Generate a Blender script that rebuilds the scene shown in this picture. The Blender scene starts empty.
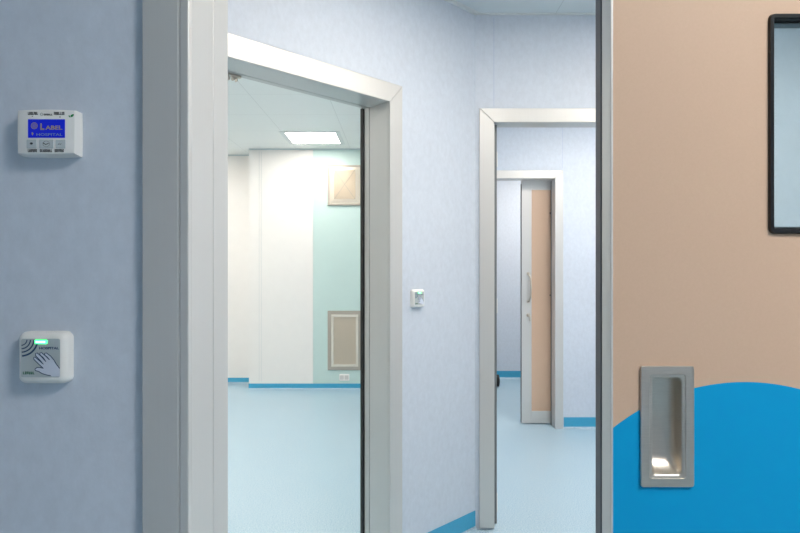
import bpy, bmesh, math, random
from mathutils import Vector, Matrix
random.seed(4)
SC = bpy.context.scene
COL = SC.collection
F = 593.0            # focal length in pixels of an 800 px wide frame
EYE = 1.333

# ------------------------------------------------------------ camera, world, exposure
cam_d = bpy.data.cameras.new('camera'); cam = bpy.data.objects.new('camera', cam_d); COL.objects.link(cam)
cam.location = (0, 0, EYE); cam.rotation_euler = (math.pi/2, 0, 0)
cam_d.sensor_width = 36; cam_d.lens = F/800*36; cam_d.clip_start = 0.02; cam_d.shift_y = 2.1/800
SC.camera = cam
w = bpy.data.worlds.new('world'); SC.world = w; w.use_nodes = True
w.node_tree.nodes['Background'].inputs[0].default_value = (.6, .75, 1, 1)
w.node_tree.nodes['Background'].inputs[1].default_value = .3
SC.view_settings.view_transform = 'Standard'; SC.view_settings.look = 'None'
SC.view_settings.gamma = 1; SC.view_settings.use_curve_mapping = False
SC.view_settings.exposure = 0.0
# ceiling light panels: x, y, strength, colour
LIGHTS = dict(
    surgery=[(-.88, 6.04, 18, (1, .93, .86)), (-2.65, 6.02, 32, (1, .93, .86)), (-.85, 3.62, 42, (1, .92, .84)), (-2.65, 3.62, 36, (1, .93, .86))],
    lobby=[(.40, 1.74, 24, (1, .90, .80)), (1.50, 2.0, 31, (1, .90, .80))],  # second panel is an unseen fill, added to even out the lobby light
    passage=[(1.45, 3.75, 32, (1, .91, .82)), (2.15, 4.0, 17, (1, .91, .82))],
    far=[(1.7, 6.2, 42, (1, .92, .84))],
    near=[(1.15, -.12, 54, (1, .97, .94))])
H = 2.636         # ceiling height; the operating theatre's ceiling is a little higher
HA = 2.662

# ------------------------------------------------------------ materials
def srgb(r, g, b):
    f = lambda c: (c/255/12.92) if c/255 <= .04045 else ((c/255+.055)/1.055)**2.4
    return (f(r), f(g), f(b), 1)
def mat(name, col, rough=.5, metal=0, spec=.5, emis=None, es=0, noise=0, scale=40, stretch=(1, 1, 1), bump=0, bscale=200):
    m = bpy.data.materials.new(name); m.use_nodes = True
    nt = m.node_tree; b = nt.nodes['Principled BSDF']
    b.inputs['Base Color'].default_value = col
    b.inputs['Roughness'].default_value = rough; b.inputs['Metallic'].default_value = metal
    b.inputs['Specular IOR Level'].default_value = spec
    if emis: b.inputs['Emission Color'].default_value = emis; b.inputs['Emission Strength'].default_value = es
    if noise or bump:
        g = nt.nodes.new('ShaderNodeNewGeometry'); mp = nt.nodes.new('ShaderNodeMapping')
        nt.links.new(g.outputs['Position'], mp.inputs[0]); mp.inputs['Scale'].default_value = stretch
    if noise:
        n = nt.nodes.new('ShaderNodeTexNoise'); n.inputs['Scale'].default_value = scale; n.inputs['Detail'].default_value = 5
        n.inputs['Roughness'].default_value = .65
        r = nt.nodes.new('ShaderNodeValToRGB')
        r.color_ramp.elements[0].position = .3; r.color_ramp.elements[1].position = .7
        r.color_ramp.elements[0].color = tuple(c*(1-noise) for c in col[:3])+(1,)
        r.color_ramp.elements[1].color = tuple(min(1, c*(1+noise)) for c in col[:3])+(1,)
        nt.links.new(mp.outputs[0], n.inputs['Vector']); nt.links.new(n.outputs['Fac'], r.inputs[0])
        nt.links.new(r.outputs[0], b.inputs['Base Color'])
    if bump:
        n2 = nt.nodes.new('ShaderNodeTexNoise'); n2.inputs['Scale'].default_value = bscale
        bp = nt.nodes.new('ShaderNodeBump'); bp.inputs['Strength'].default_value = bump; bp.inputs['Distance'].default_value = .001
        nt.links.new(mp.outputs[0], n2.inputs['Vector']); nt.links.new(n2.outputs['Fac'], bp.inputs['Height'])
        nt.links.new(bp.outputs[0], b.inputs['Normal'])
    return m
M = {}
M['wall'] = mat('blue_wall_vinyl', srgb(205, 214, 225), .5, spec=.3, noise=.045, scale=45, stretch=(1, 1, .7), bump=.15)
M['panel_white'] = mat('white_wall_panel', srgb(240, 237, 233), .45, spec=.3, noise=.01, scale=10)
M['panel_mint'] = mat('mint_wall_panel', srgb(200, 222, 217), .4, spec=.4, noise=.01, scale=10)
M['frame'] = mat('satin_aluminium_frame', srgb(206, 206, 203), .40, metal=.35, spec=.5, noise=.012, scale=60, stretch=(6, 6, .05))
M['groove'] = mat('frame_groove', srgb(110, 116, 118), .6)
M['ceil_edge'] = mat('ceiling_edge_trim', srgb(225, 230, 230), .5)
M['base'] = mat('blue_skirting_vinyl', srgb(66, 166, 204), .45, noise=.05, scale=90)
M['rubber'] = mat('black_rubber', srgb(14, 14, 16), .55)
M['rubber_grey'] = mat('grey_rubber', srgb(76, 80, 86), .5)
M['steel'] = mat('brushed_steel', srgb(206, 198, 186), .40, metal=1, noise=.05, scale=50, stretch=(1, 1, 14))
M['steel_dark'] = mat('dull_steel', srgb(178, 172, 162), .5, metal=.7, noise=.03, scale=50)
M['vent_bright'] = mat('polished_vent_steel', srgb(232, 222, 206), .3, metal=.6)
M['vent_plate'] = mat('vent_plate', srgb(206, 190, 168), .45, metal=.2)
M['vent_dark'] = mat('vent_frame', srgb(178, 170, 158), .45, metal=.4)
M['vent_mesh'] = mat('vent_grille', srgb(214, 203, 186), .6, metal=.2)
M['vent_inner'] = mat('vent_inner_frame', srgb(226, 220, 208), .4, metal=.3)
M['white_plastic'] = mat('white_plastic', srgb(236, 236, 232), .3)
M['button'] = mat('grey_button', srgb(192, 200, 202), .4)
M['screen'] = mat('blue_screen', srgb(6, 20, 120), .3, emis=srgb(4, 26, 190), es=.62)
M['screen_text'] = mat('screen_lettering', srgb(150, 140, 90), .5, emis=srgb(150, 120, 60), es=.2)
M['screen_text2'] = mat('screen_small_lettering', srgb(110, 130, 130), .5, emis=srgb(100, 120, 110), es=.2)
M['ink'] = mat('black_ink', srgb(45, 50, 54), .6)
M['navy'] = mat('navy_ink', srgb(28, 62, 98), .6)
M['green_ink'] = mat('green_ink', srgb(10, 96, 62), .6)
M['leaf_green'] = mat('green_print', srgb(22, 130, 66), .6)
M['sensor_plate'] = mat('silver_label', srgb(176, 186, 188), .4)
M['hand_fill'] = mat('pale_hand_print', srgb(206, 214, 228), .5)
M['led'] = mat('green_led', srgb(120, 255, 170), .3, emis=srgb(60, 255, 130), es=2.6)
M['led_core'] = mat('green_led_core', srgb(200, 255, 220), .3, emis=srgb(190, 255, 210), es=3)
M['beige'] = mat('beige_laminate', srgb(208, 178, 153), .42, spec=.4, noise=.012, scale=200)
M['black_gasket'] = mat('glossy_black_gasket', srgb(16, 16, 18), .25)
M['socket'] = mat('socket_white', srgb(240, 238, 234), .35)

def leaf_mat():
    m = mat('beige_laminate_with_blue_disc', srgb(208, 178, 153), .5, spec=.2)
    nt = m.node_tree; b = nt.nodes['Principled BSDF']
    g = nt.nodes.new('ShaderNodeNewGeometry'); s = nt.nodes.new('ShaderNodeSeparateXYZ'); nt.links.new(g.outputs['Position'], s.inputs[0])
    c = nt.nodes.new('ShaderNodeCombineXYZ'); nt.links.new(s.outputs[0], c.inputs[0]); nt.links.new(s.outputs[2], c.inputs[2])
    d = nt.nodes.new('ShaderNodeVectorMath'); d.operation = 'DISTANCE'
    nt.links.new(c.outputs[0], d.inputs[0]); d.inputs[1].default_value = (.4945, 0, EYE-(595-268.6)/F*.85)
    l = nt.nodes.new('ShaderNodeMath'); l.operation = 'LESS_THAN'; l.inputs[1].default_value = 213/F*.85
    nt.links.new(d.outputs['Value'], l.inputs[0])
    n = nt.nodes.new('ShaderNodeTexNoise'); n.inputs['Scale'].default_value = 350; nt.links.new(g.outputs['Position'], n.inputs['Vector'])
    r = nt.nodes.new('ShaderNodeValToRGB'); r.color_ramp.elements[0].color = srgb(205, 175, 150); r.color_ramp.elements[1].color = srgb(211, 181, 156)
    nt.links.new(n.outputs['Fac'], r.inputs[0])
    mx = nt.nodes.new('ShaderNodeMix'); mx.data_type = 'RGBA'
    nt.links.new(l.outputs[0], mx.inputs[0]); nt.links.new(r.outputs[0], mx.inputs[6]); mx.inputs[7].default_value = srgb(0, 158, 213)
    nt.links.new(mx.outputs[2], b.inputs['Base Color'])
    return m
M['leaf'] = leaf_mat()

def floor_mat():
    m = mat('speckled_blue_vinyl', srgb(170, 210, 228), .32, spec=.45)
    nt = m.node_tree; b = nt.nodes['Principled BSDF']
    g = nt.nodes.new('ShaderNodeNewGeometry')
    n = nt.nodes.new('ShaderNodeTexNoise'); n.inputs['Scale'].default_value = 140; n.inputs['Detail'].default_value = 3; n.inputs['Roughness'].default_value = .8
    r = nt.nodes.new('ShaderNodeValToRGB')
    e = r.color_ramp.elements; e[0].position = .36; e[0].color = srgb(124, 168, 192); e[1].position = .66; e[1].color = srgb(204, 217, 224)
    x = e.new(.5); x.color = srgb(174, 199, 212)
    n2 = nt.nodes.new('ShaderNodeTexNoise'); n2.inputs['Scale'].default_value = 3
    mx = nt.nodes.new('ShaderNodeMix'); mx.data_type = 'RGBA'; mx.blend_type = 'MULTIPLY'
    r2 = nt.nodes.new('ShaderNodeValToRGB'); r2.color_ramp.elements[0].color = (.93, .96, .98, 1); r2.color_ramp.elements[1].color = (1, 1, 1, 1)
    nt.links.new(g.outputs['Position'], n.inputs['Vector']); nt.links.new(g.outputs['Position'], n2.inputs['Vector'])
    nt.links.new(n.outputs['Fac'], r.inputs[0]); nt.links.new(n2.outputs['Fac'], r2.inputs[0])
    mx.inputs[0].default_value = 1; nt.links.new(r.outputs[0], mx.inputs[6]); nt.links.new(r2.outputs[0], mx.inputs[7])
    nt.links.new(mx.outputs[2], b.inputs['Base Color'])
    return m
M['floor'] = floor_mat()

def ceil_mat(name, ox, oy, col, step=.6):
    m = mat(name, col, .5, spec=.3); nt = m.node_tree; b = nt.nodes['Principled BSDF']
    g = nt.nodes.new('ShaderNodeNewGeometry'); s = nt.nodes.new('ShaderNodeSeparateXYZ'); nt.links.new(g.outputs['Position'], s.inputs[0])
    def mth(op, a, bb):
        q = nt.nodes.new('ShaderNodeMath'); q.operation = op
        for i, v in enumerate((a, bb)):
            if v is None: continue
            if isinstance(v, (int, float)): q.inputs[i].default_value = v
            else: nt.links.new(v, q.inputs[i])
        return q.outputs[0]
    ds = []
    for i, o in ((0, ox), (1, oy)):
        t = mth('PINGPONG', mth('SUBTRACT', s.outputs[i], o), step/2)
        ds.append(mth('LESS_THAN', t, .0022))
    f = mth('MAXIMUM', ds[0], ds[1])
    mx = nt.nodes.new('ShaderNodeMix'); mx.data_type = 'RGBA'; nt.links.new(f, mx.inputs[0])
    mx.inputs[6].default_value = col; mx.inputs[7].default_value = tuple(c*.82 for c in col[:3])+(1,)
    nt.links.new(mx.outputs[2], b.inputs['Base Color'])
    return m
M['ceilA'] = ceil_mat('white_metal_ceiling_tiles', -1.15, 5.72, srgb(240, 243, 240))
M['ceilB'] = ceil_mat('lobby_metal_ceiling_tiles', .795, 1.65, srgb(216, 226, 230))
M['ceil'] = ceil_mat('plain_metal_ceiling_tiles', .5, .35, srgb(228, 230, 228))

def glass_mat():
    m = bpy.data.materials.new('window_glass'); m.use_nodes = True; nt = m.node_tree
    nt.nodes.remove(nt.nodes['Principled BSDF']); out = nt.nodes['Material Output']
    t = nt.nodes.new('ShaderNodeBsdfTransparent'); t.inputs[0].default_value = (.935, .968, .965, 1)
    g = nt.nodes.new('ShaderNodeBsdfGlossy'); g.inputs['Roughness'].default_value = .02
    mx = nt.nodes.new('ShaderNodeMixShader'); mx.inputs[0].default_value = .05
    nt.links.new(t.outputs[0], mx.inputs[1]); nt.links.new(g.outputs[0], mx.inputs[2]); nt.links.new(mx.outputs[0], out.inputs[0])
    return m
M['glass'] = glass_mat()
def glow(name, col, s):
    m = bpy.data.materials.new(name); m.use_nodes = True; b = m.node_tree.nodes['Principled BSDF']
    b.inputs['Base Color'].default_value = (.9, .9, .9, 1)
    b.inputs['Emission Color'].default_value = col+(1,); b.inputs['Emission Strength'].default_value = s
    return m

# ------------------------------------------------------------ mesh helpers
I4 = Matrix.Identity(4)
def frame_m(p, u, n):
    """local axes: x = along wall (u), y = out of the wall towards viewer (n), z = up"""
    u = Vector(u).normalized(); n = Vector(n).normalized(); z = Vector((0, 0, 1)); p = Vector(p)
    return Matrix(((u.x, n.x, z.x, p.x), (u.y, n.y, z.y, p.y), (u.z, n.z, z.z, p.z), (0, 0, 0, 1)))
class MB:
    def __init__(s, T=I4): s.bm = bmesh.new(); s.T = T
    def box(s, x0, x1, y0, y1, z0, z1, bev=0, seg=2):
        t = bmesh.new(); bmesh.ops.create_cube(t, size=1)
        for v in t.verts: v.co = Vector(((x0+x1)/2+v.co.x*abs(x1-x0), (y0+y1)/2+v.co.y*abs(y1-y0), (z0+z1)/2+v.co.z*abs(z1-z0)))
        if bev: bmesh.ops.bevel(t, geom=t.edges[:], offset=bev, segments=seg, affect='EDGES', profile=.5)
        return s.add(t)
    def add(s, t):
        me = bpy.data.meshes.new('t'); t.to_mesh(me); t.free(); s.bm.from_mesh(me); bpy.data.meshes.remove(me); return s
    def prism(s, pts, a0, a1, plane='xz', bev=0):
        """polygon in a plane, extruded along the third axis"""
        t = bmesh.new()
        def P(u, v, a): return {'xz': (u, a, v), 'xy': (u, v, a), 'yz': (a, u, v)}[plane]
        A = [t.verts.new(P(u, v, a0)) for u, v in pts]; B = [t.verts.new(P(u, v, a1)) for u, v in pts]
        t.faces.new(A); t.faces.new(B[::-1]); n = len(pts)
        for i in range(n): t.faces.new((A[i], B[i], B[(i+1) % n], A[(i+1) % n]))
        bmesh.ops.recalc_face_normals(t, faces=t.faces[:])
        if bev: bmesh.ops.bevel(t, geom=t.edges[:], offset=bev, segments=2, affect='EDGES', profile=.5)
        return s.add(t)
    def loops(s, loops, cap0=True, cap1=True):
        t = bmesh.new(); L = [[t.verts.new(p) for p in lp] for lp in loops]; n = len(loops[0])
        for a, b in zip(L, L[1:]):
            for i in range(n): t.faces.new((a[i], a[(i+1) % n], b[(i+1) % n], b[i]))
        if cap0: t.faces.new(L[0][::-1])
        if cap1: t.faces.new(L[-1])
        bmesh.ops.recalc_face_normals(t, faces=t.faces[:])
        return s.add(t)
    def tube(s, pts, r, n=12, closed=False):
        pts = [Vector(p) for p in pts]; rings = []
        for i, p in enumerate(pts):
            d = (pts[min(i+1, len(pts)-1)]-pts[max(i-1, 0)]).normalized()
            a = d.cross(Vector((0, 0, 1)) if abs(d.z) < .9 else Vector((1, 0, 0))).normalized(); b = d.cross(a)
            rings.append([p+(a*math.cos(2*math.pi*k/n)+b*math.sin(2*math.pi*k/n))*r for k in range(n)])
        return s.loops(rings)
    def ribbon(s, pts, wd, y0, y1):
        """flat stroke in xz along pts"""
        P = [Vector(p) for p in pts]; Lf = []; Rt = []
        for i, p in enumerate(P):
            d = (P[min(i+1, len(P)-1)]-P[max(i-1, 0)]).normalized(); nn = Vector((-d.y, d.x))*wd/2
            Lf.append(p+nn); Rt.append(p-nn)
        for i in range(len(P)-1):
            s.prism([Lf[i], Lf[i+1], Rt[i+1], Rt[i]], y0, y1)
        return s
    def build(s, name, m, parent=None, smooth=False):
        bm = s.bm
        bmesh.ops.transform(bm, matrix=s.T, verts=bm.verts[:])
        bmesh.ops.recalc_face_normals(bm, faces=bm.faces[:])
        xs = [v.co for v in bm.verts]
        c = Vector(((min(v.x for v in xs)+max(v.x for v in xs))/2, (min(v.y for v in xs)+max(v.y for v in xs))/2, min(v.z for v in xs)))
        for v in bm.verts: v.co -= c
        me = bpy.data.meshes.new(name); bm.to_mesh(me); bm.free()
        for mm in (m if isinstance(m, list) else [m]): me.materials.append(mm)
        if smooth:
            for p in me.polygons: p.use_smooth = True
            me.set_sharp_from_angle(angle=math.radians(40))
        o = bpy.data.objects.new(name, me); COL.objects.link(o); o.location = c
        put(o, parent); return o
def world_loc(o):
    v = Vector(o.location)
    while o.parent: o = o.parent; v = v+Vector(o.location)
    return v
def put(o, parent):
    """parents never rotate or scale in this scene, so a shift keeps the place"""
    if parent: o.location = Vector(o.location)-world_loc(parent); o.parent = parent
def thing(name, label, cat, loc, group=None):
    o = bpy.data.objects.new(name, None); COL.objects.link(o); o.location = loc; o.empty_display_size = .05
    return tag(o, label, cat, group)
def tag(o, label, cat, group=None):
    o['label'] = label; o['category'] = cat
    if group: o['group'] = group
    return o
def struct(o): o['kind'] = 'structure'; return o
def sroot(name, loc):
    o = bpy.data.objects.new(name, None); COL.objects.link(o); o.location = loc; o.empty_display_size = .05; return struct(o)
def rrect(x0, x1, z0, z1, r, y, n=5):
    pts = []
    for cx, cz, a0 in ((x1-r, z1-r, 0), (x0+r, z1-r, 90), (x0+r, z0+r, 180), (x1-r, z0+r, 270)):
        for k in range(n+1):
            a = math.radians(a0+90*k/n); pts.append((cx+r*math.cos(a), y, cz+r*math.sin(a)))
    return pts
def text(body, size, x, y, z, T, m, name, parent, align='LEFT', ext=.0002, bold=0, sx=1):
    c = bpy.data.curves.new('t', 'FONT'); c.body = body; c.size = size; c.extrude = ext; c.offset = bold
    c.align_x = align; c.resolution_u = 3
    o = bpy.data.objects.new('t', c); COL.objects.link(o)
    me = bpy.data.meshes.new_from_object(o.evaluated_get(bpy.context.evaluated_depsgraph_get()))
    bpy.data.objects.remove(o)
    b = MB(T); b.bm.from_mesh(me); bpy.data.meshes.remove(me)
    # text plane xy -> wall plane xz (y out of wall); wall x runs left-to-right for the reader if flip = 1
    for v in b.bm.verts: v.co = Vector((x+v.co.x*sx, y+v.co.z, z+v.co.y))
    return b.build(name, m, parent)
def cut(o, cutters):
    for c in cutters:
        md = o.modifiers.new('cut', 'BOOLEAN'); md.operation = 'DIFFERENCE'; md.solver = 'EXACT'; md.object = c
    dg = bpy.context.evaluated_depsgraph_get(); dg.update()
    me = bpy.data.meshes.new_from_object(o.evaluated_get(dg)); o.modifiers.clear()
    old = o.data; o.data = me; bpy.data.meshes.remove(old)
    for c in cutters: bpy.data.objects.remove(c)

# ------------------------------------------------------------ room shell
P0 = Vector((.384, 3.036, 0)); S2 = math.sqrt(.5)
OBL = frame_m(P0, (-S2, -S2, 0), (S2, -S2, 0))              # oblique lobby wall
BACK = frame_m((0, 3.036, 0), (1, 0, 0), (0, -1, 0))        # lobby back wall
PASS = frame_m((0, 4.94, 0), (1, 0, 0), (0, -1, 0))         # passage back wall
FARD = frame_m((0, 7.18, 0), (1, 0, 0), (0, -1, 0))
FRONT = frame_m((0, .949, 0), (1, 0, 0), (0, -1, 0))        # near wall, camera side
SURG = frame_m((0, 6.58, 0), (1, 0, 0), (0, -1, 0))

struct(MB().box(-4.2, 3.2, -2.4, 7.5, -.1, 0).build('floor', M['floor']))
# near wall with wide opening
OX0, OX1 = -.341, 1.0
b = MB().box(-2, OX0, .949, 1.154, 0, H).box(OX1, 2.6, .949, 1.154, 0, H).box(OX0, OX1, .949, 1.154, 2.09, H)
struct(b.build('wall_near', M['wall']))
struct(MB().box(-2.1, -2, -2.2, 1.154, 0, H).build('wall_near_left', M['wall']))
struct(MB().box(2.0, 2.1, -2.2, .949, 0, H).build('wall_near_right', M['wall']))
struct(MB().box(-2.1, 2.1, -2.3, -2.2, 0, H).build('wall_behind', M['wall']))
# oblique wall : s along the wall away from the corner, d < 0 behind the face
TH = .157; A0, A1, ATOP = .608, 1.69, 2.071
b = MB(OBL)
b.prism([(0, 0), (TH, -TH), (A0, -TH), (A0, 0)], 0, HA, 'xy')   # pier by the corner
b.box(A0, A1, -TH, 0, ATOP, HA).box(A1, 2.62, -TH, 0, 0, HA)
struct(b.build('wall_left', M['wall']))
struct(MB().box(.384, .478, 3.036, 3.136, 0, H).box(1.5, 2.6, 3.036, 3.136, 0, H).box(.478, 1.5, 3.036, 3.136, 2.087, H).build('wall_back', M['wall']))
struct(MB().box(2.5, 2.6, 1.154, 7.28, 0, H).build('wall_right', M['wall']))
struct(MB().box(.264, .384, 3.156, 7.28, 0, HA).build('wall_partition', M['wall']))
struct(MB().box(.384, .44, 4.94, 5.06, 0, H).box(1.297, 2.5, 4.94, 5.06, 0, H).box(.44, 1.297, 4.94, 5.06, 2.091, H).build('wall_passage', M['wall']))
struct(MB().box(.384, 2.5, 7.18, 7.28, 0, H).build('wall_far', M['wall']))
# operating room walls
struct(MB().box(-1.676, -.965, 6.58, 6.70, 0, HA).box(-1.676, -1.6, 6.70, 6.95, 0, HA).build('wall_white_panel', M['panel_white']))
struct(MB().box(-.965, .264, 6.58, 6.70, 0, HA).build('wall_mint_panel', M['panel_mint']))
struct(MB().box(-4, -1.6, 6.93, 7.03, 0, HA).build('wall_recess', M['panel_white']))
struct(MB().box(-4.1, -4, 1.6, 7.03, 0, HA).build('wall_theatre_left', M['panel_white']))
struct(MB().box(-4.1, -1.5, 1.16, 1.6, 0, HA).build('wall_theatre_near', M['panel_white']))
# room-side lining of the theatre so that its near walls read white
struct(MB(OBL).box(A1+.01, 2.4, -TH-.012, -TH, 0, HA).box(.2, A0-.02, -TH-.012, -TH, 0, HA).box(.2, 2.4, -TH-.012, -TH, ATOP+.02, HA).build('wall_theatre_lining', M['panel_white']))
# panel joints (fine raised strips)
b = MB()
for x in (-1.565, -1.54): b.box(x, x+.004, 6.577, 6.581, .08, HA-.03)
b.box(-.967, -.963, 6.577, 6.581, .08, HA)
struct(b.build('trim_1', M['groove2'] if 'groove2' in M else mat('panel_joint', srgb(222, 224, 222), .5)))
struct(MB().box(.4795, .4815, 3.0345, 3.037, 2.16, H-.02).build('trim_2', mat('joint_blue', srgb(176, 190, 214), .5)))
struct(MB().box(1.352, 1.3545, 4.9385, 4.941, 2.17, H).build('trim_3', mat('joint_blue_2', srgb(182, 194, 216), .5)))
# ceilings
def ceiling(pts, m, h=H): return struct(MB().prism(pts, h, h+.08, 'xy').build('ceiling', m))
lob = [(-1.494, 1.154), (.384, 3.032), (2.5, 3.032), (2.5, 1.154)]
ceiling([(-2, -2.2), (2, -2.2), (2, .949), (-2, .949)], M['ceil'])
ceiling([(-1.60, 1.05), (.384, 3.036), (.434, 3.086), (2.55, 3.086), (2.55, 1.05)], M['ceilB'])
ceiling([(.3, 3.09), (2.55, 3.09), (2.55, 7.25), (.3, 7.25)], M['ceil'])
ceiling([(-4.05, 1.3), (-1.45, 1.3), (.3, 3.05), (.3, 7.0), (-4.05, 7.0)], M['ceilA'], HA)
# lobby cornice: an L strip under the ceiling with a shadow gap
struct(MB(OBL).box(0, 2.6, 0, .02, H-.006, H).box(0, 2.6, .026, .03, H-.004, H).build('trim_4', M['ceil_edge']))
struct(MB(BACK).box(.384, 2.5, 0, .016, H-.006, H).build('trim_5', M['ceil_edge']))
struct(MB(SURG).box(-1.676, .264, 0, .014, HA-.012, HA).box(-4, -1.676, -.35, -.336, HA-.012, HA).build('trim_6', mat('theatre_edge', srgb(200, 212, 214), .5)))
# coved skirtings
def skirt(name, segs, lo=.017, hi=.095):
    b = MB(); cv = MB()
    for T, x0, x1 in segs:
        for tgt, prof in ((b, [(0, lo), (0, hi), (.003, hi), (.0034, lo)]), (cv, [(0, 0), (0, lo), (.0034, lo), (.006, lo*.55), (.011, lo*.25), (.019, .0014), (.019, 0)])):
            t = MB(T); t.prism(prof, x0, x1, 'yz'); bmesh.ops.transform(t.bm, matrix=T, verts=t.bm.verts[:]); tgt.add(t.bm)
    o = struct(b.build(name, M['base'])); cv.build('cove', M['floor'], o); return o
skirt('baseboard_left', [(OBL, .0, .531), (OBL, 1.77, 2.6)])
skirt('baseboard_passage', [(PASS, 1.364, 2.5)])
skirt('baseboard_far', [(FARD, .384, 2.5)])
skirt('baseboard_theatre', [(SURG, -1.679, .264), (frame_m((0, 6.93, 0), (1, 0, 0), (0, -1, 0)), -4, -1.676)], .009, .058)
skirt('baseboard_near', [(FRONT, -2, -.409)])

# ------------------------------------------------------------ door frames
def casing(T, x0, x1, top, w, wt, th, left=True, right=True, bev=.0025, z0=0):
    """mitred flat casing around an opening x0..x1 up to top"""
    b = MB(T)
    if left: b.prism([(x0, z0), (x0, top), (x0-w, top+wt), (x0-w, z0)], 0, th, 'xz', bev)
    if right: b.prism([(x1, z0), (x1, top), (x1+w, top+wt), (x1+w, z0)], 0, th, 'xz', bev)
    b.prism([(x0, top), (x1, top), (x1+w, top+wt), (x0-w, top+wt)], 0, th, 'xz', bev)
    return b

# near frame (foreground left): flat face with a groove, deep jamb with a groove
d1 = sroot('door_1', (-.37, .949, 0))
XJ = -.334
b = MB().box(-.4077, -.3500, .937, .949, 0, 2.17, .0015).box(-.3488, XJ, .937, .949, 0, 2.17, .0025, 3)
b.box(-.4077, 1.1, .937, .949, 2.08, 2.17, .0015)
b.box(1.0, 1.09, .937, .949, 0, 2.17, .0015)
b.build('casing', M['frame'], d1)
MB().box(-.3502, -.3486, .9373, .9489, 0, 2.08).build('bead', M['frame'], d1)
b = MB().box(OX0, XJ, .9485, 1.0595, 0, 2.083, .0012).box(OX0, XJ, 1.0622, 1.1515, 0, 2.083, .0012)
b.box(OX0, 1.0, .9485, 1.1515, 2.08, 2.089); b.box(.993, 1.0, .9485, 1.1515, 0, 2.08)
b.build('jamb_lining', M['frame'], d1)
MB().box(OX0, XJ-.0025, 1.059, 1.063, 0, 2.08).build('groove', M['groove'], d1)

# oblique frame
d2 = sroot('door_2', OBL @ Vector((1.1, 0, 0)))
IN0, IN1, IT = A0+.008, A1-.008, 2.063
casing(OBL, IN0, IN1, IT, .077, .084, .012).build('casing', M['frame'], d2)
b = MB(OBL)
for d0, dd1 in ((-.1225, 0), (-TH, -.1265)):
    b.box(A0, IN0, dd1, d0, 0, ATOP, .0012).box(IN1, A1, dd1, d0, 0, ATOP, .0012).box(IN0, IN1, dd1, d0, IT, ATOP, .0012)
b.build('jamb_lining', M['frame'], d2)
MB(OBL).box(A0+.001, IN0-.003, -.128, -.121, 0, IT).box(IN0, IN1, -.128, -.121, IT+.003, ATOP-.001).build('groove', M['groove'], d2)
MB(OBL).box(A0+.0005, IN0+.006, -TH-.022, -TH-.0003, 0, IT+.004, .001).box(IN1-.006, A1-.0005, -TH-.022, -TH-.0003, 0, IT+.004, .001).build('rubber_seal', M['rubber'], d2)
# small roller bracket under the head lining
hs = 1.258*1.0
hb = MB(OBL); s0 = 1.29
hb.box(s0-.035, s0+.04, -.155, -.136, IT-.010, IT-.0005, .002)
hb.box(s0-.02, s0-.016, -.153, -.138, IT-.024, IT-.01)
hb.tube([(s0+.022, -.155, IT-.019), (s0+.022, -.136, IT-.019)], .010, 16)
hb.tube([(s0-.006, -.153, IT-.016), (s0-.006, -.138, IT-.016)], .006, 12)
hb.build('roller_bracket', M['steel'], d2, True)

# lobby back frame with swing hinges
d3 = sroot('door_3', (.95, 3.036, 0))
casing(BACK, .482, 1.492, 2.079, .077, .072, .012, z0=.008).build('casing', M['frame'], d3)
b = MB(BACK).box(.4785, .482, -.1, 0, 0, 2.079, .001).box(1.492, 1.4995, -.1, 0, 0, 2.079, .001).box(.4785, 1.4995, -.1, 0, 2.079, 2.0865, .001)
b.build('jamb_lining', M['frame'], d3)
b = MB(BACK).box(.482, .503, -.099, -.045, .008, 2.079, .001)
b.build('door_stop', M['groove'], d3)
for z, h in ((.06, .09), (1.10, .075), (1.87, .075)):
    hb = MB(BACK).tube([(.509, -.094, z), (.509, -.094, z+h)], .0055, 12)
    hb.box(.5035, .5075, -.099, -.06, z, z+h)
    hb.build('hinge', M['white_plastic'], d3, True)

# passage frame
d4 = sroot('door_4', (.87, 4.94, 0))
casing(PASS, .447, 1.290, 2.083, .067, .067, .012).build('casing', M['frame'], d4)
b = MB(PASS).box(.4405, .447, -.12, 0, 0, 2.083, .001).box(1.290, 1.2965, -.12, 0, 0, 2.083, .001).box(.4405, 1.2965, -.12, 0, 2.083, 2.0905, .001)
b.build('jamb_lining', M['frame'], d4)
MB(PASS).box(1.2865, 1.29, -.1195, -.110, 0, 2.08).box(1.276, 1.283, -.119, -.112, 1.80, 1.812).box(1.276, 1.283, -.119, -.112, 1.10, 1.112).build('rubber_seal', M['rubber_grey'], d4)

# ------------------------------------------------------------ far sliding door
fd = thing('sliding_door', 'narrow view of a beige sliding door leaf in the furthest doorway, with a curved pull handle', 'door', (1.5, 5.10, 0))
X0, X1, Y0, Y1 = 1.043, 2.0, 5.082, 5.120
b = MB().box(X0, X0+.085, Y0, Y1, .008, 2.10, .002).box(X1-.097, X1, Y0, Y1, .008, 2.10, .002)
b.box(X0+.085, X1-.097, Y0, Y1, 2.007, 2.10, .002).box(X0+.085, X1-.097, Y0, Y1, .008, .112, .002)
b.build('edge_frame', M['frame'], fd)
MB().box(X0+.084, X1-.096, Y0+.004, Y1-.004, .111, 2.008).build('face_panel', M['beige'], fd)
hx = 1.110
hb = MB().tube([(hx-.012, Y0+.001, 1.29), (hx-.008, Y0-.022, 1.28), (hx, Y0-.038, 1.25), (hx+.004, Y0-.045, 1.17), (hx, Y0-.038, 1.09), (hx-.008, Y0-.022, 1.06), (hx-.012, Y0+.001, 1.05)], .0075, 12)
hb.tube([(hx-.012, Y0+.001, 1.29), (hx-.012, Y0-.004, 1.29)], .014, 16).tube([(hx-.012, Y0+.001, 1.05), (hx-.012, Y0-.004, 1.05)], .014, 16)
hb.build('pull_handle', M['steel'], fd, True)
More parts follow.
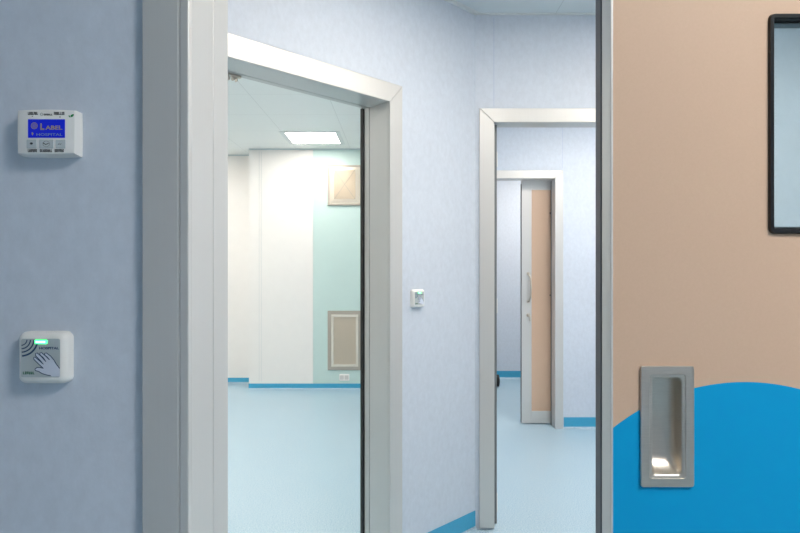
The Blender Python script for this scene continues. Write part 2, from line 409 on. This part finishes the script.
lb = MB().tube([(hx-.012, Y0+.001, .935), (hx-.012, Y0-.008, .935)], .016, 16).box(hx-.014, hx-.010, Y0-.028, Y0-.008, .925, .945)
lb.box(hx-.006, hx+.008, Y0-.024, Y0-.020, .885, .93, .001)
lb.build('lock_cylinder', M['steel'], fd, True)
MB().box(X0-.004, X0, Y0+.008, Y1-.008, .01, 2.06).build('rubber_seal', M['rubber_grey'], fd)

# dark castor wheel, seen as a sliver by the door jamb
wh = MB(); wx, wy, wr = 1.103, 6.70, .068
wh.loops([[(wx+.0*q, wy, 0)]*0 or [(wx+dx, wy+math.cos(2*math.pi*k/28)*rr, wr+math.sin(2*math.pi*k/28)*rr) for k in range(28)] for q, (dx, rr) in enumerate(((-.016, wr-.012), (-.013, wr-.003), (-.006, wr), (.006, wr), (.013, wr-.003), (.016, wr-.012)))])
o = wh.build('castor_wheel', M['rubber'], None, True)
tag(o, 'sliver of a small black wheel on the floor before the furthest skirting', 'wheel')

# ------------------------------------------------------------ vents, socket in the theatre
def wx_(px, Y=6.58): return (px-400)/F*Y
def wz_(py, Y=6.58): return EYE-(py-268.6)/F*Y
v = thing('air_diffuser', 'shiny square-faced metal air diffuser with crossed creases, high on the mint wall', 'vent', (wx_(344), 6.58, wz_(205.5)))
x0, x1, z0, z1 = wx_(327.8), wx_(362), wz_(205.5), wz_(165.3)
def ring(b, x0, x1, z0, z1, w, y0, y1, bev=.002):
    c = [(x0, z0), (x1, z0), (x1, z1), (x0, z1)]; i = [(x0+w, z0+w), (x1-w, z0+w), (x1-w, z1-w), (x0+w, z1-w)]
    for k in range(4):
        j = (k+1) % 4; b.prism([c[k], c[j], i[j], i[k]], y0, y1, 'xz', bev)
    return b
ring(MB(), x0, x1, z0, z1, .022, 6.562, 6.58).build('frame', M['vent_dark'], v)
b = MB()
a = (x0+.022, x1-.022, z0+.022, z1-.022); c = (x0+.072, x1-.072, z0+.068, z1-.052)
b.loops([[(a[0], 6.565, a[2]), (a[1], 6.565, a[2]), (a[1], 6.565, a[3]), (a[0], 6.565, a[3])], [(c[0], 6.558, c[2]), (c[1], 6.558, c[2]), (c[1], 6.558, c[3]), (c[0], 6.558, c[3])]], True, True)
b.build('bevelled_surround', M['vent_bright'], v)
b = MB(); cx, cz = (c[0]+c[1])/2, (c[2]+c[3])/2
t = bmesh.new(); q = [t.verts.new(p) for p in ((c[0], 6.556, c[2]), (c[1], 6.556, c[2]), (c[1], 6.556, c[3]), (c[0], 6.556, c[3]))]; qc = t.verts.new((cx, 6.551, cz))
qb = [t.verts.new(p) for p in ((c[0], 6.5575, c[2]), (c[1], 6.5575, c[2]), (c[1], 6.5575, c[3]), (c[0], 6.5575, c[3]))]
for k in range(4): t.faces.new((q[k], q[(k+1) % 4], qc)); t.faces.new((q[k], q[(k+1) % 4], qb[(k+1) % 4], qb[k]))
t.faces.new(qb); b.add(t)
for k in range(1, 12):
    zz = c[2]+(c[3]-c[2])*k/12; b.box(c[0]+.006, c[1]-.006, 6.5515, 6.556, zz-.0015, zz+.0015)
b.build('perforated_plate', M['vent_plate'], v)
b = MB()
for sz in (-1, 1): b.prism([(c[0], cz-sz*(c[3]-cz)), (c[0]+.005, cz-sz*(c[3]-cz)), (c[1], cz+sz*(c[3]-cz)), (c[1]-.005, cz+sz*(c[3]-cz))], 6.549, 6.5535, 'xz')
b.build('crossed_crease', M['vent_dark'], v)

v = thing('return_air_grille', 'tall taupe metal mesh grille low on the mint wall above the socket', 'vent', (wx_(344), 6.58, wz_(370)))
x0, x1, z0, z1 = wx_(327.8), wx_(362), wz_(370), wz_(310.8)
ring(MB(), x0, x1, z0, z1, .04, 6.566, 6.58).build('frame', M['vent_dark'], v)
ring(MB(), x0+.04, x1-.04, z0+.04, z1-.04, .026, 6.563, 6.579).build('inner_frame', M['vent_inner'], v)
b = MB().box(x0+.06, x1-.06, 6.574, 6.579, z0+.06, z1-.06)
k = z0+.07
while k < z1-.07: b.box(x0+.066, x1-.066, 6.569, 6.575, k, k+.005); k += .0135
k = x0+.072
while k < x1-.07: b.box(k, k+.003, 6.5675, 6.575, z0+.066, z1-.066); k += .016
b.build('mesh_panel', M['vent_mesh'], v)

s = thing('power_socket', 'small white double power socket low on the mint wall, below the tall grille', 'socket', (wx_(344.3), 6.58, wz_(380.5)))
x0, x1, z0, z1 = wx_(339.3), wx_(349.4), wz_(380.6), wz_(374)
MB().loops([rrect(x0, x1, z0, z1, .008, 6.58, 3), rrect(x0, x1, z0, z1, .008, 6.572, 3), rrect(x0+.003, x1-.003, z0+.003, z1-.003, .006, 6.569, 3)]).build('cover_plate', M['socket'], s)
for k in (0, 1):
    ox = x0+.008+k*.052
    b = MB().loops([rrect(ox, ox+.042, z0+.014, z1-.014, .005, 6.5695, 3), rrect(ox, ox+.042, z0+.014, z1-.014, .005, 6.567, 3)])
    b.build('outlet', mat('socket_insert', srgb(214, 212, 208), .4), s)

# ------------------------------------------------------------ hand sensors
def glyphs(b, x0, x1, z0, z1, y0, y1, n, T=None):
    """tiny blurred printed word: n small upright marks with crossbars"""
    w = (x1-x0)/n
    for i in range(n):
        a = x0+i*w; k = random.randint(0, 3)
        b.box(a+w*.05, a+w*.42, y0, y1, z0, z1)
        if k in (0, 2): b.box(a+w*.35, a+w*.85, y0, y1, z1-(z1-z0)*.25, z1)
        if k in (1, 2, 3): b.box(a+w*.35, a+w*.85, y0, y1, z0, z0+(z1-z0)*.25)
        if k != 1: b.box(a+w*.62, a+w*.85, y0, y1, z0+(z1-z0)*.1, z1-(z1-z0)*.1)
    return b
def hand_sensor(T, loc, label, grp=None):
    """local: x to the reader's right, y out of the wall, z up; origin = middle of body on the wall"""
    r = thing('touchless_door_sensor', label, 'sensor', loc, grp)
    W, Hh, D = .0395, .041, .021
    L = []
    for ins, y, rr, dz in ((0, 0, .011, 0), (0, .010, .011, 0), (.0015, .0155, .011, 0), (.005, .0195, .009, 0), (.0085, D, .007, 0)):
        L.append(rrect(-W+ins, W-ins*1.15, -Hh+ins*1.0, Hh-ins*1.1, rr, y, 6))
    MB(T).loops(L).build('body', M['white_plastic'], r, True)
    px = lambda X: (X-217.5)/9.86*.001563-.0006        # zoomed-label pixels to metres
    pz = lambda Z: -(Z-287.5)/9.87*.001563+.0005
    yf = D+.0001
    MB(T).loops([rrect(px(25), px(408), pz(478), pz(97), .003, D-.0002), rrect(px(25), px(408), pz(478), pz(97), .003, D+.0004)]).build('label_plate', M['sensor_plate'], r)
    y0, y1 = D+.00035, D+.0006
    b = MB(T)
    for rad, wd in ((58, 9), (92, 11), (126, 13), (163, 17)):
        pts = [(px(25+rad*math.cos(math.radians(t))), pz(103+rad*math.sin(math.radians(t)))) for t in range(3, 90, 6)]
        b.ribbon(pts, wd/9.86*.00156, y0, y1)
    b.build('wave_arcs', M['navy'], r)
    hand = [(245, 388), (205, 352), (152, 300), (150, 282), (164, 276), (200, 308), (246, 348), (222, 320), (168, 262), (168, 243), (184, 236), (222, 268), (270, 322), (250, 290), (212, 254), (210, 238), (226, 232), (262, 262), (306, 305), (288, 282), (258, 256), (258, 240), (274, 236),
            (318, 268), (348, 304), (372, 345), (406, 390), (407, 470), (330, 470), (318, 462), (270, 452), (232, 440), (200, 420), (166, 410), (162, 396), (184, 380), (212, 380)]
    P = [(px(a), pz(c)) for a, c in hand]
    MB(T).prism(P, y0, y0+.0002).build('hand_print', M['hand_fill'], r)
    b = MB(T); out = P[:27]
    b.ribbon(out, .0012, y0+.0002, y0+.0004); b.ribbon(P[29:]+[P[0]], .0012, y0+.0002, y0+.0004)
    b.build('hand_outline', M['navy'], r)
    text('HOSPITAL', .0050, px(202), y0, pz(200), T, M['navy'], 'lettering', r, bold=.00022, sx=1.36)
    b = MB(T); glyphs(b, px(42), px(158), pz(448), pz(420), y0, y1, 6); b.build('maker_mark', M['green_ink'], r)
    MB(T).loops([rrect(px(158), px(285), pz(148), pz(106), .0022, D+.0003), rrect(px(160), px(283), pz(146), pz(108), .002, D+.0012)]).build('led_lamp', M['led'], r)
    MB(T).loops([rrect(px(172), px(265), pz(136), pz(120), .0009, D+.0011), rrect(px(172), px(265), pz(136), pz(120), .0009, D+.0014)]).build('led_core', M['led_core'], r)
    return r
c = Vector((-.5615, .949, 1.1925))
hand_sensor(frame_m(c, (1, 0, 0), (0, -1, 0)), c, 'white square hand-wave door sensor with a green light, on the dim near wall at left')
OX = Matrix(OBL); s_c = .438
c = OBL @ Vector((s_c, 0, 1.1965))
hand_sensor(frame_m(c, (S2, S2, 0), (S2, -S2, 0)), c, 'small white hand-wave sensor on the angled blue wall between the two doorways')

# ------------------------------------------------------------ thermostat
c = Vector((-.5535, .949, 1.5462)); T = frame_m(c, (1, 0, 0), (0, -1, 0))
r = thing('wall_thermostat', 'white wall control unit with a blue screen reading LABEL HOSPITAL, above the square sensor', 'thermostat', c)
W, Hh, D = .0455, .0365, .022
def barrel(ins, y, top=.0012, bz=0, br=0):
    x0, x1 = -W+ins, W-ins-br; z0, z1 = -Hh+ins*.6+bz, Hh-ins*.6; pts = []
    n = 8
    for k in range(n+1): t = k/n; pts.append((x1-(x1-x0)*t, y, z1-.0015*(2*t-1)**2*1.0))
    for k in range(n+1): t = k/n; pts.append((x0-.0008*(1-(2*t-1)**2), y, z1-.002-(z1-z0-.004)*t))
    for k in range(n+1): t = k/n; pts.append((x0+(x1-x0)*t, y, z0+.0015*(2*t-1)**2))
    for k in range(n+1): t = k/n; pts.append((x1+.0005*(1-(2*t-1)**2), y, z0+.002+(z1-z0-.004)*t))
    return pts
MB(T).loops([barrel(0, 0), barrel(0, .005), barrel(.0004, .018, bz=.001), barrel(.0016, .0214, bz=.0016), barrel(.003, D, bz=.002)]).build('body', M['white_plastic'], r, True)
KX, KZ = .001563, .001563
tx = lambda px: (px-400)*KX-c.x
tz = lambda py: EYE-(py-268.6)*KZ-c.z
MB(T).loops([rrect(tx(28), tx(65), tz(137.8), tz(119.3), .0006, D-.0002), rrect(tx(28), tx(65), tz(137.8), tz(119.3), .0006, D+.0004)]).build('screen', M['screen'], r)
ys = D+.0005
text('L', .0135, tx(40.2), ys, tz(129.6), T, M['screen_text'], 'lettering', r, bold=.0005, sx=.95)
text('ABEL', .0088, tx(45.8), ys, tz(129.6), T, M['screen_text'], 'lettering', r, bold=.0002, sx=1.32)
text('HOSPITAL', .0056, tx(36.2), ys, tz(135.8), T, M['screen_text2'], 'lettering', r, bold=.00005, sx=1.62)
b = MB(T); ex, ez = tx(34.4), tz(125.8)
ann = lambda r0, r1: [[(ex+math.cos(a*math.pi/12)*r0, ys, ez+math.sin(a*math.pi/12)*r0) for a in range(24)], [(ex+math.cos(a*math.pi/12)*r1, ys, ez+math.sin(a*math.pi/12)*r1) for a in range(24)]]
b.loops(ann(.0053, .0044), False, False); b.loops(ann(.0036, .0028), False, False)
for k in range(6):
    a = k*math.pi/3; b.box(ex+math.cos(a)*.0014-.0005, ex+math.cos(a)*.0014+.0005, ys-.0001, ys+.0001, ez+math.sin(a)*.0014-.0005, ez+math.sin(a)*.0014+.0005)
b.prism([(tx(32), tz(132)), (tx(33.6), tz(133.2)), (tx(32.8), tz(135.6)), (tx(31.8), tz(134.4))], ys-.0001, ys+.0001)
b.build('screen_emblem', M['screen_text'], r)
for x0, x1 in ((26.8, 36.6), (39.4, 53.8), (56, 65.6)):
    bt = MB(T).loops([rrect(tx(x0), tx(x1), tz(148.4), tz(139.6), .001, D-.0003), rrect(tx(x0), tx(x1), tz(148.4), tz(139.6), .001, D+.0006), rrect(tx(x0)+.0006, tx(x1)-.0006, tz(148.4)+.0006, tz(139.6)-.0006, .0008, D+.001)]).build('button', M['button'], r)
    m = (x0+x1)/2; ib = MB(T); yb = D+.0011
    if x0 < 30: ib.prism([(tx(m)+math.cos(a)*.0024, tz(143.6)+math.sin(a)*.0018) for a in [k*math.pi/6 for k in range(12)]], D+.0009, yb)
    elif x0 < 50:
        ib.ribbon([(tx(m)+math.cos(a)*.0052, tz(144)+math.sin(a)*.0045) for a in [k*math.pi/10 for k in range(21)]], .0004, D+.0009, yb)
        ib.ribbon([(tx(43), tz(142.8)), (tx(46), tz(144.6)), (tx(49), tz(143.4))], .0012, D+.0009, yb)
    else: ib.ribbon([(tx(58.2), tz(145)), (tx(59.6), tz(143.4)), (tx(60.4), tz(145)), (tx(61.6), tz(143.6))], .0008, D+.0009, yb)
    ib.build('button_symbol', M['ink'], bt)
b = MB(T); y0, y1 = D-.0001, D+.0002
for x0, x1, n in ((27.8, 38, 7), (53.8, 64.6, 7)): glyphs(b, tx(x0), tx(x1), tz(114.9), tz(111.9), y0, y1, n)
glyphs(b, tx(43.6), tx(52.6), tz(115.4), tz(113.7), y0, y1, 6)
b.ribbon([(tx(41.6)+math.cos(a)*.0017, tz(114.4)+math.sin(a)*.0022) for a in [k*math.pi/6 for k in range(13)]], .0004, y0, y1)
for x0, x1, n in ((27.8, 37, 7), (39.8, 52.2, 9), (54.6, 64, 7)): glyphs(b, tx(x0), tx(x1), tz(152.1), tz(149.2), y0, y1, n)
b.box(tx(31.8), tx(33), y0, y1, tz(116.6), tz(115.9)); b.box(tx(59.4), tx(60.6), y0, y1, tz(117.4), tz(116.6))
b.build('printed_words', M['ink'], r)['kind'] = 'stuff'
b = MB(T)
b.prism([(tx(68.2), tz(115.6)), (tx(69.6), tz(115.4)), (tx(70.6), tz(117.2)), (tx(69.6), tz(117.3))], y0, y1)
b.prism([(tx(70.6), tz(117.2)), (tx(70.6), tz(115.2)), (tx(72.4), tz(114.2)), (tx(73.8), tz(114)), (tx(73.6), tz(115.6)), (tx(72.4), tz(116.9))], y0, y1)
b.build('leaf_emblem', M['leaf_green'], r)

# ------------------------------------------------------------ near sliding door leaf
ld = thing('sliding_door', 'large beige sliding door leaf in the foreground right, with a big blue disc, recessed pull and window', 'door', (.83, .87, 0))
LX0, LX1, LY = .3012, 1.36, .85
lo, hi = .010, 2.13
b = MB().box(LX0, LX0+.0036, LY-.002, .885, lo, hi, .0008).box(LX0+.0030, LX0+.02, LY+.004, .885, lo, hi)
b.box(LX1-.0036, LX1, LY-.002, .885, lo, hi, .0008).box(LX1-.02, LX1-.003, LY+.004, .885, lo, hi)
b.box(LX0, LX1, LY-.002, .879, hi, hi+.004).box(LX0, LX1, LY+.002, .879, lo-.004, lo)
b.build('edge_profile', M['frame'], ld)
MB().box(LX0+.002, LX0+.03, .8852, .8905, lo, hi, .001).box(LX1-.03, LX1-.002, .8852, .8905, lo, hi, .001).build('rubber_seal', M['rubber'], ld)
MB().box(LX0+.0005, LX0+.016, .8907, .917, lo, hi, .0025, 3).build('bumper_strip', M['rubber_grey'], ld)
pn = MB().box(LX0+.0036, LX1-.0036, LY, .878, lo, hi).build('face_panel', M['leaf'])
fx = lambda px: (px-400)/F*LY
fz = lambda py: EYE-(py-268.6)/F*LY
WX0, WX1, WZ0, WZ1 = fx(768), 1.13, fz(234), fz(14)
hx0, hx1, hz0, hz1 = fx(639.8), fx(693.4), fz(486.6), fz(365.6)
c1 = MB().box(WX0+.004, WX1-.004, .80, .92, WZ0+.004, WZ1-.004).build('c', M['beige'])
c2 = MB().box(hx0+.009, hx1-.009, .80, .876, hz0+.009, hz1-.009).build('c', M['beige'])
cut(pn, [c1, c2]); put(pn, ld)
# window gasket, pane
b = MB()
def rr_ring(b, x0, x1, z0, z1, r, w, y0, y1):
    o0, o1 = rrect(x0, x1, z0, z1, r, y0), rrect(x0+.0012, x1-.0012, z0+.0012, z1-.0012, r, y1)
    i1, i0 = rrect(x0+w, x1-w, z0+w, z1-w, max(r-w, .002), y1), rrect(x0+w+.001, x1-w-.001, z0+w+.001, z1-w-.001, max(r-w, .002), y0)
    t = [o0, o1, i1, i0, o0]; return b.loops(t, False, False)
rr_ring(b, WX0, WX1, WZ0, WZ1, .008, .0064, LY, LY-.004)
rr_ring(b, WX0+.0042, WX1-.0042, WZ0+.0042, WZ1-.0042, .005, .0038, .8785, LY-.001)
wg = b.build('window_gasket', M['black_gasket'], ld, True)
MB().box(WX0+.0046, WX1-.0046, .8535, .8575, WZ0+.0046, WZ1-.0046).build('glass_pane', M['glass'], wg)
MB().box(WX0+.0046, WX1-.0046, .871, .875, WZ0+.0046, WZ1-.0046).build('glass_pane', M['glass'], wg)
rr_ring(MB(), WX0+.0085, WX1-.0085, WZ0+.0085, WZ1-.0085, .003, .0025, .8705, .858).build('spacer_bar', mat('spacer', srgb(90, 104, 112), .4), wg, True)
# recessed pull handle
def hr(ix0, ix1, iz0, iz1, y, r): return rrect(hx0+ix0, hx1-ix1, hz0+iz0, hz1-iz1, r, y, 6)
hl = [hr(.002, .002, .002, .002, LY, .003), hr(0, 0, 0, 0, LY-.0008, .004), hr(0, 0, 0, 0, LY-.0022, .004), hr(.0008, .0008, .0008, .0008, LY-.0034, .0035),
      hr(.0122, .0122, .0122, .0122, LY-.0036, .004), hr(.0130, .0130, .0130, .0130, LY-.0022, .004), hr(.0165, .0165, .0160, .0165, LY-.0018, .005), hr(.0175, .0175, .0175, .0175, LY-.0005, .006),
      hr(.0180, .0180, .0190, .0185, LY+.004, .007), hr(.0185, .0195, .0240, .0190, LY+.013, .008), hr(.0195, .0225, .0320, .0200, LY+.020, .008), hr(.023, .0265, .0380, .0240, LY+.0225, .006)]
MB().loops(hl, False, True).build('recessed_pull', M['steel'], ld, True)

# ------------------------------------------------------------ ceiling lights (flush panels)
cl_label = dict(surgery='square glowing light panel in the tiled ceiling seen through the left doorway',
    lobby='recessed ceiling light panel of the lobby', passage='recessed ceiling light panel of the passage behind the second doorway',
    far='recessed ceiling light panel of the furthest room', near='recessed ceiling light panel above the near room')
for room, lst in LIGHTS.items():
    hh = HA if room == 'surgery' else H
    for k, (x, y, st, colr) in enumerate(lst):
        lab = cl_label[room]
        if k: lab = 'recessed light panel out of view in the %s ceiling, %s' % (room, ('beside the first', 'at the far left', 'nearer the doorway', 'at the near left')[k])
        t = thing('ceiling_light', lab, 'light', (x, y, hh-.014))
        b = MB(); 
        c = [(x-.295, y-.295), (x+.295, y-.295), (x+.295, y+.295), (x-.295, y+.295)]; i = [(x-.245, y-.245), (x+.245, y-.245), (x+.245, y+.245), (x-.245, y+.245)]
        for q in range(4):
            j = (q+1) % 4; b.prism([c[q], c[j], i[j], i[q]], hh-.003, hh-.0002, 'xy')
        b.build('frame', M['ceil_edge'], t)
        MB().box(x-.245, x+.245, y-.245, y+.245, hh-.002, hh-.0003).build('diffuser', glow('light_diffuser', colr, st), t)
